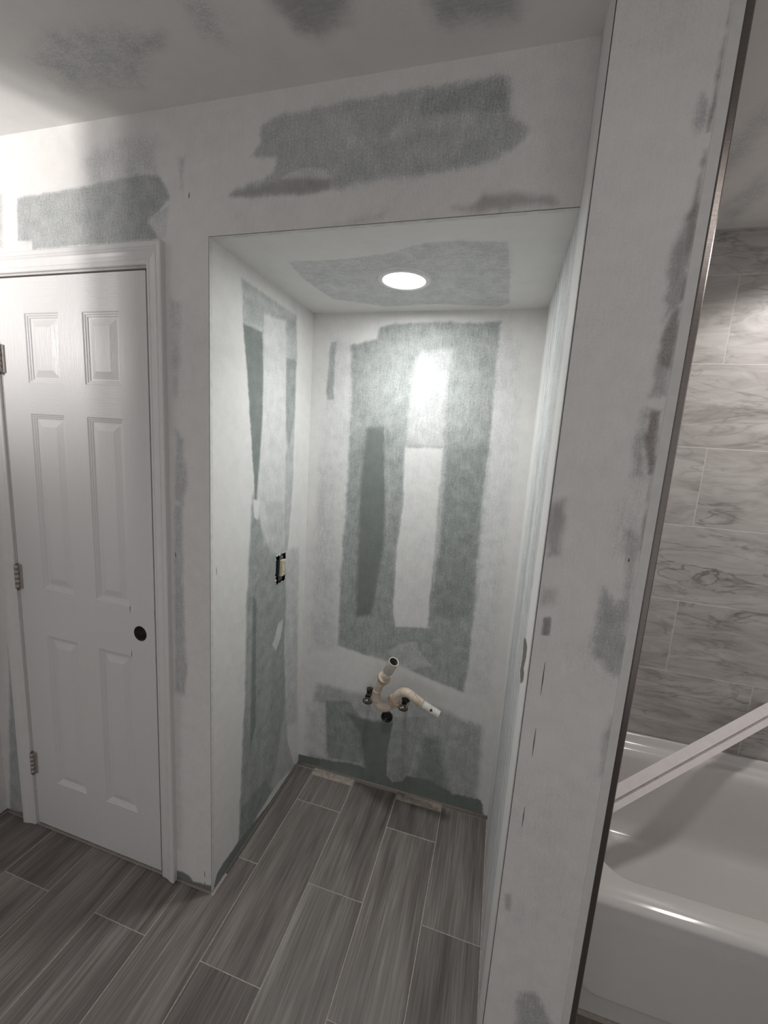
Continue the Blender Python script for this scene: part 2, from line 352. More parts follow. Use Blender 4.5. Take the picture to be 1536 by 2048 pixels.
# ------------------------------------------------------------------ hand-laid compound on the walls and painted soft ceiling shadow, in wall coordinates (metres)
# (outline, coverage, edge softness, opacity, edge raggedness, brown scuffing)
PAINT = {
 'back': [
  ([(0.074,2.001),(0.167,2.013),(0.24,0.656),(0.026,0.599),(0.027,1.101),(0.052,1.553)],0.85,0.025,1.0,0.006,None),
  ([(0.756,2.078),(0.846,1.989),(0.869,1.701),(0.868,1.414),(0.874,1.11),(0.88,0.876),(0.87,0.719),(0.866,0.577),(0.761,0.56),(0.768,0.921),(0.76,1.6)],0.84,0.02,1,0.006,None),
  ([(0.083,2.001),(0.11,2.001),(0.104,1.849),(0.108,1.767),(0.076,1.766),(0.07,1.797),(0.077,1.929)],0.5,0.006,1.0,0.006,None),
  ([(0.055,1.489),(0.121,1.494),(0.162,0.64),(0.052,0.642)],0.78,0.02,0.8,0.006,None),
  ([(0.172,1.989),(0.285,2.012),(0.293,2.056),(0.354,2.069),(0.572,2.071),(0.759,2.072),(0.762,1.972),(0.761,1.789),(0.762,1.6),(0.757,1.403),(0.763,1.199),(0.77,0.922),(0.775,0.698),(0.762,0.568),(0.639,0.593),(0.479,0.626),(0.338,0.642),(0.181,0.663),(0.177,0.934),(0.185,1.235),(0.189,1.562),(0.189,1.77)],0.42,0.008,1,0.008,None),
  ([(0.213,1.97),(0.744,2.025),(0.75,1.789),(0.666,1.672),(0.187,1.646)],0.48,0.04,0.7,0.006,None),
  ([(0.202,1.605),(0.404,1.658),(0.425,1.37),(0.431,0.814),(0.209,0.772)],0.34,0.03,0.8,0.006,None),
  ([(0.264,1.655),(0.326,1.678),(0.354,1.651),(0.359,1.449),(0.366,1.146),(0.33,0.838),(0.26,0.815),(0.252,1.131),(0.247,1.46)],0.06,0.012,1.0,0.006,None),
  ([(0.332,1.654),(0.349,1.659),(0.386,1.366),(0.383,1.148),(0.36,1.364)],0.45,0.004,0.7,0.006,None),
  ([(0.595,1.589),(0.758,1.619),(0.761,1.199),(0.767,0.91),(0.594,0.867),(0.594,1.176)],0.26,0.03,0.85,0.006,None),
  ([(0.182,1.97),(0.481,1.989),(0.428,1.894),(0.404,1.658),(0.274,1.671),(0.191,1.77)],0.45,0.03,0.7,0.006,None),
  ([(0.469,1.965),(0.603,1.977),(0.583,1.878),(0.582,1.783),(0.592,1.599),(0.432,1.593),(0.435,1.778),(0.444,1.895)],0.72,0.016,1,0.008,None),
  ([(0.584,1.594),(0.6,1.595),(0.604,1.388),(0.606,1.178),(0.596,1.002),(0.568,1.384)],0.6,0.008,0.9,0.006,None),
  ([(0.428,1.592),(0.586,1.595),(0.584,1.386),(0.59,1.176),(0.585,0.978),(0.591,0.828),(0.443,0.809),(0.426,0.887),(0.427,1.154),(0.438,1.371)],0.88,0.006,1,0.005,None),
  ([(0.208,0.796),(0.325,0.846),(0.444,0.788),(0.598,0.818),(0.582,0.75),(0.428,0.695),(0.337,0.656),(0.185,0.679)],0.38,0.012,0.8,0.006,None),
  ([(0.419,0.688),(0.471,0.735),(0.546,0.761),(0.558,0.722),(0.616,0.659),(0.514,0.617),(0.455,0.636)],0.62,0.005,0.9,0.006,None),
  ([(-0.01,0.573),(0.241,0.641),(0.349,0.644),(0.479,0.629),(0.662,0.575),(0.793,0.559),(0.916,0.57),(0.929,0.446),(0.879,0.446),(0.763,0.444),(0.662,0.479),(0.49,0.471),(0.281,0.45),(0.083,0.454),(-0.006,0.462)],0.92,0.012,1,0.008,None),
  ([(0.083,0.454),(0.281,0.45),(0.397,0.458),(0.662,0.476),(0.763,0.442),(0.859,0.439),(0.869,0.174),(0.865,0.041),(0.522,0.034),(0.144,0.017),(0.042,0.023),(0.066,0.361)],0.56,0.02,1.0,0.006,None),
  ([(0.133,0.373),(0.254,0.402),(0.313,0.319),(0.337,0.169),(0.321,0.098),(0.155,0.076)],0.28,0.006,0.9,0.006,None),
  ([(0.029,0.352),(0.129,0.364),(0.142,0.072),(0.024,0.065)],0.8,0.008,0.8,0.006,None),
  ([(0.24,0.337),(0.345,0.328),(0.476,0.347),(0.468,0.181),(0.47,0.01),(0.376,0.02),(0.342,0.09),(0.318,0.242)],0.05,0.014,1.0,0.006,None),
  ([(0.608,0.322),(0.682,0.343),(0.724,0.129),(0.765,0.039),(0.571,0.015)],0.2,0.03,0.85,0.006,None),
  ([(0.076,0.05),(0.272,0.075),(0.421,0.082),(0.657,0.108),(0.763,0.069),(0.887,0.079),(0.923,-0.023),(0.01,-0.003)],0.06,0.006,0.95,0.012,None),
  ([(0.474,0.377),(0.614,0.413),(0.613,0.373),(0.577,0.238),(0.565,0.131),(0.532,0.063),(0.485,0.041),(0.452,0.07),(0.45,0.201),(0.46,0.307)],0.42,0.0025,1,0.003,None),
  ([(0.726,0.354),(0.841,0.386),(0.852,0.169),(0.755,0.151)],0.5,0.02,0.8,0.006,None),
  ([(-0.003,0.049),(0.116,0.056),(0.117,0.023),(-0.007,-0.014)],0.0,0.003,1,0.004,None),
 ],
 'left': [
  ([(0.143,2.067),(0.496,2.061),(0.51,1.902),(0.506,1.55),(0.501,1.344),(0.472,1.116),(0.482,0.915),(0.468,0.692),(0.496,0.487),(0.524,0.217),(0.609,0.002),(0.463,0.058),(0.162,0.04),(0.152,0.064),(0.175,0.43),(0.187,0.702),(0.188,0.967),(0.214,1.376),(0.236,1.445),(0.195,1.704),(0.153,1.94)],0.62,0.008,1,0.006,None),
  ([(0.152,2.021),(0.493,2.037),(0.497,1.974),(0.155,1.95)],0.5,0.006,0.7,0.006,None),
  ([(0.153,1.94),(0.263,1.942),(0.273,1.805),(0.271,1.67),(0.259,1.533),(0.236,1.329),(0.224,1.444),(0.192,1.704)],0.14,0.005,1,0.005,None),
  ([(0.27,2.001),(0.417,2.024),(0.423,1.892),(0.442,1.532),(0.446,1.143),(0.357,1.144),(0.266,1.279),(0.243,1.319),(0.252,1.444),(0.274,1.67)],0.8,0.008,1,0.006,None),
  ([(0.427,1.894),(0.502,1.896),(0.502,1.689),(0.465,1.549),(0.437,1.626)],0.36,0.006,0.9,0.006,None),
  ([(0.214,1.359),(0.265,1.297),(0.295,1.198),(0.447,1.111),(0.482,0.915),(0.468,0.692),(0.489,0.442),(0.454,0.268),(0.396,0.115),(0.168,0.045),(0.161,0.143),(0.175,0.43),(0.187,0.702),(0.191,0.966),(0.208,1.235)],0.4,0.012,1,0.008,None),
  ([(0.228,1.016),(0.251,0.998),(0.257,0.466),(0.221,0.397),(0.225,0.71)],0.16,0.006,1.0,0.006,None),
  ([(0.201,0.959),(0.223,0.95),(0.219,0.506),(0.193,0.524)],0.5,0.006,0.8,0.006,None),
  ([(0.223,1.375),(0.257,1.372),(0.253,1.299),(0.227,1.313)],0.92,0.004,1.0,0.006,None),
  ([(0.297,1.358),(0.428,1.342),(0.439,1.12),(0.338,1.159)],0.68,0.012,0.8,0.006,None),
  ([(0.412,0.836),(0.452,0.841),(0.439,0.763),(0.4,0.725),(0.372,0.761)],0.8,0.004,1.0,0.006,None),
  ([(0.462,1.139),(0.578,1.124),(0.616,0.23),(0.515,0.3),(0.477,0.688)],0.72,0.012,0.9,0.006,None),
  ([(0.316,0.767),(0.372,0.739),(0.355,0.15),(0.279,0.145)],0.5,0.02,0.6,0.006,None),
  ([(0.173,0.186),(0.335,0.168),(0.398,0.063),(0.162,0.029),(0.149,0.043)],0.25,0.012,0.9,0.006,None),
  ([(0.155,0.054),(0.106,0.055),(0.062,0.06),(0.026,0.051),(0.01,0.013),(-0.001,-0.016),(0.131,-0.028),(0.664,-0.028),(0.609,0.017),(0.38,0.017)],0.08,0.004,1,0.006,None),
 ],
 'front': [
  ([(0.158,2.363),(0.212,2.379),(0.389,2.383),(0.551,2.384),(0.632,2.385),(0.731,2.388),(0.751,2.378),(0.761,2.309),(0.798,2.269),(0.774,2.243),(0.732,2.227),(0.677,2.213),(0.588,2.216),(0.489,2.215),(0.385,2.205),(0.261,2.198),(0.064,2.212),(0.134,2.236),(0.186,2.255),(0.196,2.283),(0.126,2.297),(0.148,2.318)],0.591,0.01,1,0.01,None),
  ([(0.558,2.365),(0.61,2.373),(0.688,2.381),(0.737,2.381),(0.758,2.314),(0.728,2.319),(0.597,2.33),(0.561,2.332)],0.463,0.006,0.9,0.006,None),
  ([(0.324,2.37),(0.39,2.361),(0.433,2.291),(0.327,2.284)],0.693,0.02,0.8,0.006,None),
  ([(0.433,2.3),(0.567,2.328),(0.689,2.324),(0.691,2.298),(0.569,2.302),(0.46,2.283)],0.687,0.008,0.8,0.006,None),
  ([(0.205,2.235),(0.237,2.25),(0.294,2.255),(0.336,2.243),(0.352,2.223),(0.33,2.224),(0.259,2.231)],0.796,0.003,0.9,0.003,None),
  ([(0.08,2.212),(0.201,2.236),(0.344,2.223),(0.345,2.201),(0.261,2.198)],0.623,0.008,0.6,0.008,0.88),
  ([(0.351,2.222),(0.701,2.256),(0.755,2.27),(0.732,2.227),(0.588,2.216),(0.385,2.205)],0.546,0.02,0.7,0.006,None),
  ([(0.649,2.136),(0.701,2.14),(0.717,2.157),(0.794,2.158),(0.855,2.143),(0.877,2.128),(0.691,2.123)],0.732,0.012,0.8,0.01,0.72),
  ([(0.443,2.135),(0.494,2.142),(0.483,2.123),(0.362,2.12)],0.783,0.012,0.7,0.01,0.24),
  ([(-0.378,2.376),(-0.234,2.382),(-0.173,2.37),(-0.166,2.286),(-0.401,2.277),(-0.431,2.347)],0.757,0.02,0.9,0.006,None),
  ([(-0.696,2.269),(-0.533,2.27),(-0.384,2.278),(-0.237,2.288),(-0.175,2.287),(-0.144,2.262),(-0.128,2.221),(-0.202,2.17),(-0.161,2.121),(-0.649,2.121),(-0.646,2.144),(-0.704,2.15)],0.488,0.006,1,0.006,None),
  ([(-0.709,2.147),(-0.646,2.144),(-0.649,2.119),(-0.712,2.123)],0.847,0.004,1.0,0.006,None),
  ([(-0.202,2.17),(-0.132,2.205),(-0.142,2.119),(-0.165,2.124)],0.757,0.006,0.9,0.006,None),
  ([(-0.099,2.318),(-0.076,2.316),(-0.082,2.24),(-0.094,2.241)],0.751,0.008,0.8,0.006,None),
  ([(-0.796,2.29),(-0.757,2.287),(-0.77,2.131),(-0.816,2.134)],0.687,0.01,1.0,0.006,None),
  ([(-0.133,1.961),(-0.096,1.953),(-0.098,1.826),(-0.118,1.686),(-0.13,1.714)],0.732,0.012,0.9,0.006,None),
  ([(-0.12,1.599),(-0.096,1.571),(-0.083,1.453),(-0.099,1.375),(-0.128,1.388)],0.642,0.01,0.9,0.006,None),
  ([(-0.129,1.372),(-0.103,1.375),(-0.102,0.986),(-0.093,0.832),(-0.106,0.74),(-0.142,0.749)],0.629,0.01,0.95,0.006,None),
  ([(-0.138,0.75),(-0.118,0.755),(-0.125,0.133),(-0.155,0.122)],0.815,0.015,0.7,0.006,None),
  ([(-0.159,0.04),(-0.124,0.039),(-0.097,0.035),(-0.08,0.016),(-0.0,0.032),(-0.001,-0.027),(-0.181,-0.048)],0.06,0.004,1,0.006,None),
  ([(-0.852,1.492),(-0.809,1.495),(-0.875,0.533),(-0.906,-0.014),(-0.988,-0.043),(-0.905,0.734)],0.495,0.008,0.95,0.006,None),
  ([(-1.073,-0.019),(-0.867,0.034),(-0.874,-0.027),(-1.08,-0.075)],0.06,0.004,1.0,0.006,None),
 ],
 'pf': [
  ([(1.092,2.33),(1.094,2.33),(1.095,2.249),(1.095,2.176),(1.093,2.145),(1.09,2.145),(1.091,2.187),(1.089,2.246)],0.751,0.003,0.9,0.004,1),
  ([(1.074,2.202),(1.082,2.191),(1.087,2.162),(1.077,2.146),(1.07,2.16)],0.634,0.01,0.9,0.006,0.16),
  ([(1.09,2.119),(1.096,2.118),(1.096,2.016),(1.083,2.012),(1.086,2.035)],0.751,0.006,0.9,0.006,0.96),
  ([(1.085,2.016),(1.093,2.014),(1.096,1.882),(1.072,1.883),(1.069,1.943),(1.075,1.978)],0.579,0.012,0.9,0.008,0.4),
  ([(1.087,2.012),(1.093,2.014),(1.096,1.882),(1.091,1.882)],0.673,0.004,0.8,0.005,0.96),
  ([(1.075,1.964),(1.09,1.964),(1.091,1.902),(1.092,1.868),(1.072,1.849),(1.07,1.893)],0.556,0.014,0.9,0.008,0.32),
  ([(1.094,1.87),(1.095,1.858),(1.092,1.793),(1.091,1.768),(1.076,1.775),(1.077,1.834),(1.082,1.861)],0.657,0.006,0.9,0.008,0.96),
  ([(1.073,1.796),(1.091,1.771),(1.094,1.722),(1.068,1.716),(1.072,1.752)],0.595,0.01,0.85,0.008,0.4),
  ([(1.069,1.697),(1.093,1.693),(1.097,1.566),(1.085,1.571),(1.069,1.646)],0.673,0.006,0.95,0.01,1),
  ([(1.061,1.686),(1.069,1.695),(1.081,1.565),(1.06,1.569),(1.059,1.621)],0.579,0.012,0.9,0.008,0.32),
  ([(1.091,1.565),(1.094,1.566),(1.098,1.499),(1.099,1.427),(1.096,1.427)],0.751,0.004,0.8,0.004,0.8),
  ([(1.058,1.551),(1.088,1.554),(1.091,1.426),(1.046,1.42),(1.046,1.493)],0.79,0.03,0.7,0.006,None),
  ([(1.043,1.34),(1.065,1.314),(1.087,1.323),(1.102,1.217),(1.086,1.163),(1.043,1.199),(1.039,1.282)],0.532,0.012,0.9,0.01,0.16),
  ([(1.067,1.462),(1.091,1.449),(1.093,1.308),(1.096,1.159),(1.083,1.185),(1.083,1.317)],0.673,0.01,0.8,0.006,0.32),
  ([(1.095,1.072),(1.099,1.067),(1.107,0.943),(1.092,0.926),(1.087,1.016)],0.688,0.01,0.8,0.004,0.32),
  ([(0.924,1.503),(0.947,1.51),(0.952,1.448),(0.951,1.399),(0.932,1.391),(0.928,1.445)],0.673,0.012,0.8,0.008,0.56),
  ([(0.928,1.324),(0.953,1.323),(0.956,1.296),(0.932,1.286)],0.751,0.012,0.7,0.006,0.4),
  ([(0.939,1.259),(0.953,1.262),(0.955,1.222),(0.939,1.219)],0.439,0.002,0.95,0.002,0.4),
  ([(0.935,0.559),(0.949,0.565),(0.952,0.515),(0.943,0.518)],0.673,0.006,0.8,0.006,0.64),
  ([(1.0,0.293),(1.03,0.313),(1.08,0.243),(1.158,0.166),(1.003,0.075)],0.532,0.012,0.9,0.008,None),
  ([(0.917,0.805),(1.036,0.864),(1.094,0.653),(1.049,0.492),(0.91,0.428)],0.868,0.05,0.7,0.006,None),
 ],
 'ceil': [  # streaks include soft diagonal shadows, painted in as lower coverage
  ([(-0.232,-0.236),(-0.027,-0.199),(-0.054,-0.14),(-0.135,-0.082),(-0.318,-0.103),(-0.349,-0.187)],0.783,0.03,0.9,0.006,None),
  ([(-0.025,-0.182),(0.029,-0.177),(-0.004,-0.149),(-0.083,-0.146)],0.699,0.02,0.8,0.006,None),
  ([(0.112,-0.226),(0.169,-0.224),(0.148,-0.135),(0.108,-0.149)],0.713,0.02,0.8,0.006,None),
  ([(0.286,-0.217),(0.457,-0.19),(0.421,-0.123),(0.355,-0.099),(0.315,-0.134)],0.685,0.03,0.9,0.02,0.48),
  ([(0.585,-0.171),(0.759,-0.142),(0.752,-0.069),(0.609,-0.089)],0.699,0.03,0.9,0.02,0.32),
  ([(-0.368,-0.174),(-0.346,-0.123),(-0.123,-0.08),(-0.128,-0.059),(-0.369,-0.09)],0.839,0.02,0.7,0.006,None),
  ([(1.295,0.412),(1.321,0.25),(1.355,0.317),(1.357,0.529)],0.734,0.03,0.9,0.006,None),
  ([(1.414,0.693),(1.447,0.5),(1.511,0.627),(1.487,0.796)],0.769,0.03,0.9,0.006,None),
 ],
 'soffit': [
  ([(0.146,0.165),(0.326,0.17),(0.456,0.153),(0.574,0.102),(0.66,0.107),(0.774,0.129),(0.784,0.312),(0.785,0.58),(0.751,0.611),(0.52,0.565),(0.317,0.579),(0.155,0.481),(0.135,0.347),(0.13,0.28)],0.78,0.004,1,0.006,None),
  ([(0.66,0.107),(0.774,0.129),(0.782,0.312),(0.641,0.296)],0.72,0.02,0.7,0.006,None),
 ],
 'right': [
 ],
}

_lat = np.random.RandomState(11).rand(256, 256)
def vnoise(x, y):
    xi = np.floor(x).astype(int); yi = np.floor(y).astype(int); fx = x - xi; fy = y - yi
    fx = fx * fx * (3 - 2 * fx); fy = fy * fy * (3 - 2 * fy)
    g = lambda i, j: _lat[i % 256, j % 256]
    return (g(xi, yi) * (1-fx) + g(xi+1, yi) * fx) * (1-fy) + (g(xi, yi+1) * (1-fx) + g(xi+1, yi+1) * fx) * fy
def fbm(x, y, f):
    return vnoise(x*f, y*f) * .55 + vnoise(x*f*2.1+7, y*f*2.1+3) * .3 + vnoise(x*f*4.3+1, y*f*4.3+9) * .15 - .5
def sdf(px, py, poly):
    d = np.full(px.shape, 1e9); ins = np.zeros(px.shape, bool); n = len(poly)
    for i in range(n):
        ax, ay = poly[i]; bx, by = poly[(i+1) % n]
        ex, ey = bx-ax, by-ay; wx, wy = px-ax, py-ay
        t = np.clip((wx*ex + wy*ey) / (ex*ex + ey*ey + 1e-12), 0, 1)
        d = np.minimum(d, (wx-ex*t)**2 + (wy-ey*t)**2)
        c = (ay > py) != (by > py)
        with np.errstate(divide='ignore', invalid='ignore'):
            xs = (bx-ax) * (py-ay) / (by-ay) + ax
        ins ^= c & (px < xs)
    d = np.sqrt(d); return np.where(ins, -d, d)
def paint(key, u, v, base=0.93):
    mud = np.full(u.shape, base) + fbm(u, v, 6) * 0.09
    dirt = np.zeros(u.shape)
    for poly, val, soft, op, rough, dt in PAINT.get(key, []):
        xs = [p[0] for p in poly]; ys = [p[1] for p in poly]; mg = 0.08 + soft
        sel = (u > min(xs)-mg) & (u < max(xs)+mg) & (v > min(ys)-mg) & (v < max(ys)+mg)
        if not sel.any(): continue
        uu, vv = u[sel], v[sel]
        wob = fbm(uu, vv, 70) * rough * 1.1 + fbm(uu + 5, vv + 2, 11) * rough * 1.6
        d = sdf(uu, vv, poly) + wob
        a = np.clip(0.5 - d / (2 * soft), 0, 1); a = a * a * (3 - 2 * a) * op
        if val is not None: mud[sel] = mud[sel] * (1 - a) + val * a
        if dt: dirt[sel] = np.maximum(dirt[sel], a * dt)
    return np.clip(mud, 0, 1), dirt

class Wall:
    """one wall: painted board faces on a fine grid, each with its thickness"""
    def __init__(s): s.v = []; s.f = []; s.c = []; s.n = 0
    def board(s, key, axis, val, a0, a1, b0, b1, into, step=0.005, th=0.0127, base=0.93, hole=None, disp=None, force=None):
        """axis: plane normal; (a,b) run over the other two axes in x,y,z order; into: +1/-1 direction of the board's back"""
        na = max(2, int(round((a1-a0)/step))+1); nb = max(2, int(round((b1-b0)/step))+1)
        A, B = np.meshgrid(np.linspace(a0, a1, na), np.linspace(b0, b1, nb), indexing='ij')
        mud, dirt = paint(key, A.ravel(), B.ravel(), base) if force is None else (np.full(A.size, force), np.zeros(A.size))
        off = np.zeros(A.size)
        if disp is not None: off, mud, dirt = disp(A.ravel(), B.ravel(), mud, dirt)
        k = 'xyz'.index(axis); others = [i for i in range(3) if i != k]
        P = np.zeros((A.size, 3)); P[:, k] = val + into * off; P[:, others[0]] = A.ravel(); P[:, others[1]] = B.ravel()
        idx = np.arange(A.size).reshape(na, nb)
        q = np.stack([idx[:-1,:-1], idx[1:,:-1], idx[1:,1:], idx[:-1,1:]], -1).reshape(-1, 4)
        if hole is not None:
            ca = (A[:-1,:-1]+A[1:,1:]).ravel()/2; cb = (B[:-1,:-1]+B[1:,1:]).ravel()/2
            q = q[~hole(ca, cb)]
        # winding so that the normal points away from 'into'
        e = np.zeros(3); e[others[0]] = 1; g = np.zeros(3); g[others[1]] = 1
        if np.cross(e, g)[k] * into > 0: q = q[:, ::-1]
        base_i = s.n
        s.v.append(P); s.c.append(np.stack([mud, dirt], 1)); s.f.append(q + base_i); s.n += A.size
        # board thickness: back sheet and edges
        corners = [(a0, b0), (a1, b0), (a1, b1), (a0, b1)]
        R = np.zeros((8, 3))
        for i, (a, b) in enumerate(corners):
            for j, vv in enumerate((val, val + into * th)):
                R[i + 4*j, k] = vv; R[i + 4*j, others[0]] = a; R[i + 4*j, others[1]] = b
        s.v.append(R); s.c.append(np.tile([0.8, 0], (8, 1)))
        fs = [[0,1,5,4],[1,2,6,5],[2,3,7,6],[3,0,4,7]]
        if hole is None: fs.append([4,5,6,7])
        s.f.append(np.array(fs) + s.n); s.n += 8
        return s
    def build(s, name, mat):
        V = np.concatenate(s.v); F = np.concatenate(s.f); C = np.concatenate(s.c)
        me = bpy.data.meshes.new(name)
        me.vertices.add(len(V)); me.vertices.foreach_set('co', V.ravel().astype(np.float32))
        me.loops.add(F.size); me.loops.foreach_set('vertex_index', F.ravel().astype(np.int32))
        me.polygons.add(len(F))
        me.polygons.foreach_set('loop_start', np.arange(0, F.size, 4, dtype=np.int32))
        me.polygons.foreach_set('loop_total', np.full(len(F), 4, dtype=np.int32))
        me.update(calc_edges=True)
        at = me.attributes.new('paint', 'FLOAT_COLOR', 'POINT')
        rgba = np.zeros((len(V), 4), np.float32); rgba[:, 0:2] = C; rgba[:, 3] = 1
        at.data.foreach_set('color', rgba.ravel())
        me.materials.append(mat); me.update()
        o = bpy.data.objects.new(name, me); COL.objects.link(o)
        return o

# ================================================================== THE SETTING
GAP = 0.011   # boards stop short of the floor
# ---- floor
g = MB().box(-2.25, -0.002, -2.4, 0.95, -0.06, -0.0009).box(0.0075, W, -2.4, 0.634, -0.06, -0.0009).box(W, 2.80, -2.4, 0.95, -0.06, -0.0009).box(-2.25, 2.80, -2.4, 0.95, -0.08, -0.061).box(-0.002, 0.0075, -2.4, 0.075, -0.06, -0.0009)
floor = g.build('floor', M['grout'])
tag(floor, 'grey brown wood look porcelain plank floor with pale grout lines', 'floor', kind='structure')
GX = [-0.9465, -0.7388, -0.5310, -0.3241, -0.1168, 0.0915, 0.3014, 0.5120, 0.7214, 0.9300]
GX = [GX[0] - 0.208] + GX
g2 = 0.0017
tile_cache = {}
def floor_tile(x0, x1, y0, y1):
    w, h = round(x1-x0, 3), round(y1-y0, 3)
    if (w, h) not in tile_cache:
        b = MB(); c = 0.0012; a, bb = w/2, h/2
        b.add([(-a,-bb,-.0009),(a,-bb,-.0009),(a,bb,-.0009),(-a,bb,-.0009),(-a,-bb,-.0005),(a,-bb,-.0005),(a,bb,-.0005),(-a,bb,-.0005),
               (-a+c,-bb+c,0),(a-c,-bb+c,0),(a-c,bb-c,0),(-a+c,bb-c,0)],
              [(0,1,5,4),(1,2,6,5),(2,3,7,6),(3,0,4,7),(4,5,9,8),(5,6,10,9),(6,7,11,10),(7,4,8,11),(8,9,10,11)])
        o = b.build('floor_tile', M['floor_tile']); tile_cache[(w, h)] = o.data
    else:
        o = bpy.data.objects.new('floor_tile', tile_cache[(w, h)]); COL.objects.link(o)
    o.parent = floor; o.location = ((x0+x1)/2, (y0+y1)/2, 0)
def notched_tile(x0, x1, y0, y1, nx, ny):
    P = [(x0, y0), (x1, y0), (x1, y1), (nx, y1), (nx, ny), (x0, ny)]
    cx_, cy_ = (x0+x1)/2, (y0+y1)/2; c = .0012
    I = [(x0+c, y0+c), (x1-c, y0+c), (x1-c, y1-c), (nx+c, y1-c), (nx+c, ny-c), (x0+c, ny-c)]
    b = MB(); vs = [(x-cx_, y-cy_, -.0009) for x, y in P] + [(x-cx_, y-cy_, -.0005) for x, y in P] + [(x-cx_, y-cy_, 0) for x, y in I]
    b.add(vs, [(i, (i+1) % 6, 6+(i+1) % 6, 6+i) for i in range(6)] + [(6+i, 6+(i+1) % 6, 12+(i+1) % 6, 12+i) for i in range(6)] + [tuple(range(12, 18))])
    o = b.build('floor_tile', M['floor_tile']); o.parent = floor; o.location = (cx_, cy_, 0)
for i in range(len(GX) - 1):
    x0, x1 = GX[i] + g2, GX[i+1] - g2
    rowA = (i % 2 == 0)           # rows whose joints fall at -0.172 and 0.4525
    inn = GX[i+1] > 0.0 and GX[i] < W - 0.05
    js = [-2.044, -1.420, -0.796, -0.172, 0.4525] if rowA else [-1.732, -1.108, -0.482, 0.142]
    end = 0.604 if rowA else 0.634
    if not inn: end = 0.62 if GX[i] > W - .05 else -0.003
    if i == 0: x0 = XL + 0.004
    if x1 > W and inn: x1 = W - 0.004
    # plank beside the niche's left wall starts at the wall
    if GX[i] < 0 < GX[i+1]:
        notched_tile(x0, x1, -0.482 + g2, 0.142 - g2, 0.008, -0.004)
        lx = 0.008
        floor_tile(x0, x1, -1.108 + g2, -0.482 - g2); floor_tile(x0, x1, -1.732 + g2, -1.108 - g2); floor_tile(x0, x1, -2.4, -1.732 - g2)
        floor_tile(lx, x1, 0.142 + g2, 0.631)
        continue
    cuts = [-2.4] + [j for j in js if j < end - 0.01] + [end]
    for a, b in zip(cuts[:-1], cuts[1:]):
        floor_tile(x0, x1, a + g2, b - g2)
for x0, x1 in ((-0.9, -0.2),): pass
# more planks in front of the tub and partition
xx = GX[-1]
for i in range(9):
    x0 = xx + i*0.2086 + g2; x1 = x0 + 0.2086 - 2*g2
    js = [-2.4, -1.732, -1.108, -0.482] if i % 2 else [-2.4, -2.044, -1.42, -0.796, -0.172]
    end = PF - 0.004 if x0 < XT else 0.066
    js = [j for j in js if j < end - 0.02] + [end]
    for a, b in zip(js[:-1], js[1:]): floor_tile(x0, x1, a + g2, b - g2)
# dried thinset showing where the planks stop short of the back wall
for x0, x1 in ((0.0915, 0.3014), (0.512, 0.7214)):
    b = MB(); n = 22; vs = []
    for k in range(n + 1):
        x = x0 + (x1-x0)*k/n
        vs += [(x, 0.600, -0.0015), (x, 0.600, -0.0004), (x, 0.618 + 0.006*rng.random(), 0.0022+0.002*rng.random()), (x, 0.643, 0.001)]
    fs = []
    for k in range(n):
        for j in range(3): fs.append((4*k+j, 4*(k+1)+j, 4*(k+1)+j+1, 4*k+j+1))
    b.add(vs, fs, 0, True); fix_normals(b.build('thinset_strip', M['mortar'], floor))

# ---- front wall (closet door wall and the header over the niche)
JL, JR, JT = -0.8380, -0.1910, 2.066     # rough opening of the door
wf = Wall()
top = lambda x: H2 + 0.02
wf.board('front', 'y', 0.0, XL, JL, GAP, H2 + .02, +1, 0.006)
wf.board('front', 'y', 0.0, JL, JR, JT, H2 + .02, +1, 0.005)
wf.board('front', 'y', 0.0, JR, -0.0034, GAP, H2 + .02, +1, 0.005)
wf.board('front', 'y', 0.0, -0.0034, W, H1 + 0.0032, H2 + .02, +1, 0.005)
wall_front = tag(wf.build('wall_front', M['dry']), 'unpainted drywall wall around the closet door with green grey patches of compound', 'wall', kind='structure')
bd = MB(); bd.box(-0.0011, 0.0002, -0.0012, 0.010, GAP, H1); bd.build('corner_bead', M['white_bead'], wall_front)
bd = MB(); bd.box(-0.0005, W, -0.0012, 0.010, H1 - 0.0003, H1 + 0.0011); bd.build('corner_bead', M['white_bead'], wall_front)
fr = MB(); fr.box(JR + .021, -0.0128, 0.0128, 0.10, -0.0016, H2); fr.build('wall_framing', M['framing'], wall_front)
fr = MB(); fr.box(XL, JL - .021, 0.0128, 0.10, -0.0016, H2); fr.build('wall_framing', M['framing'], wall_front)

# ---- niche
OUT = (0.384, 0.460, 1.013, 1.133)
def out_hole(a, b):
    w = fbm(a, b, 60) * 0.006
    return (a > OUT[0] - w) & (a < OUT[1] + w) & (b > OUT[2] - w) & (b < OUT[3] + w)
wl = Wall().board('left', 'x', 0.0, 0.005, D, GAP, H1 + .004, -1, 0.004, hole=out_hole)
wall_nl = tag(wl.build('wall_niche_left', M['dry']), 'left side wall of the vanity niche, streaked green board with an outlet hole', 'wall', kind='structure')
fr = MB(); fr.box(-0.10, -0.0135, 0.11, 0.375, -0.0016, H2); fr.box(-0.10, -0.0135, 0.47, D, -0.0016, H2)
fr.box(-0.10, -0.0135, 0.375, 0.47, -0.0016, 0.98); fr.box(-0.10, -0.0135, 0.375, 0.47, 1.17, H2)
fr.build('wall_framing', M['framing'], wall_nl)
wb = Wall().board('back', 'y', D, 0.0, W, GAP, H1 + .004, +1, 0.0042)
wall_nb = tag(wb.build('wall_niche_back', M['dry']), 'back wall of the vanity niche, green board under broad strokes of white compound', 'wall', kind='structure')
fr = MB(); fr.box(-0.10, W + .02, D + 0.0135, D + 0.10, -0.0016, H2); fr.build('wall_framing', M['framing'], wall_nb)
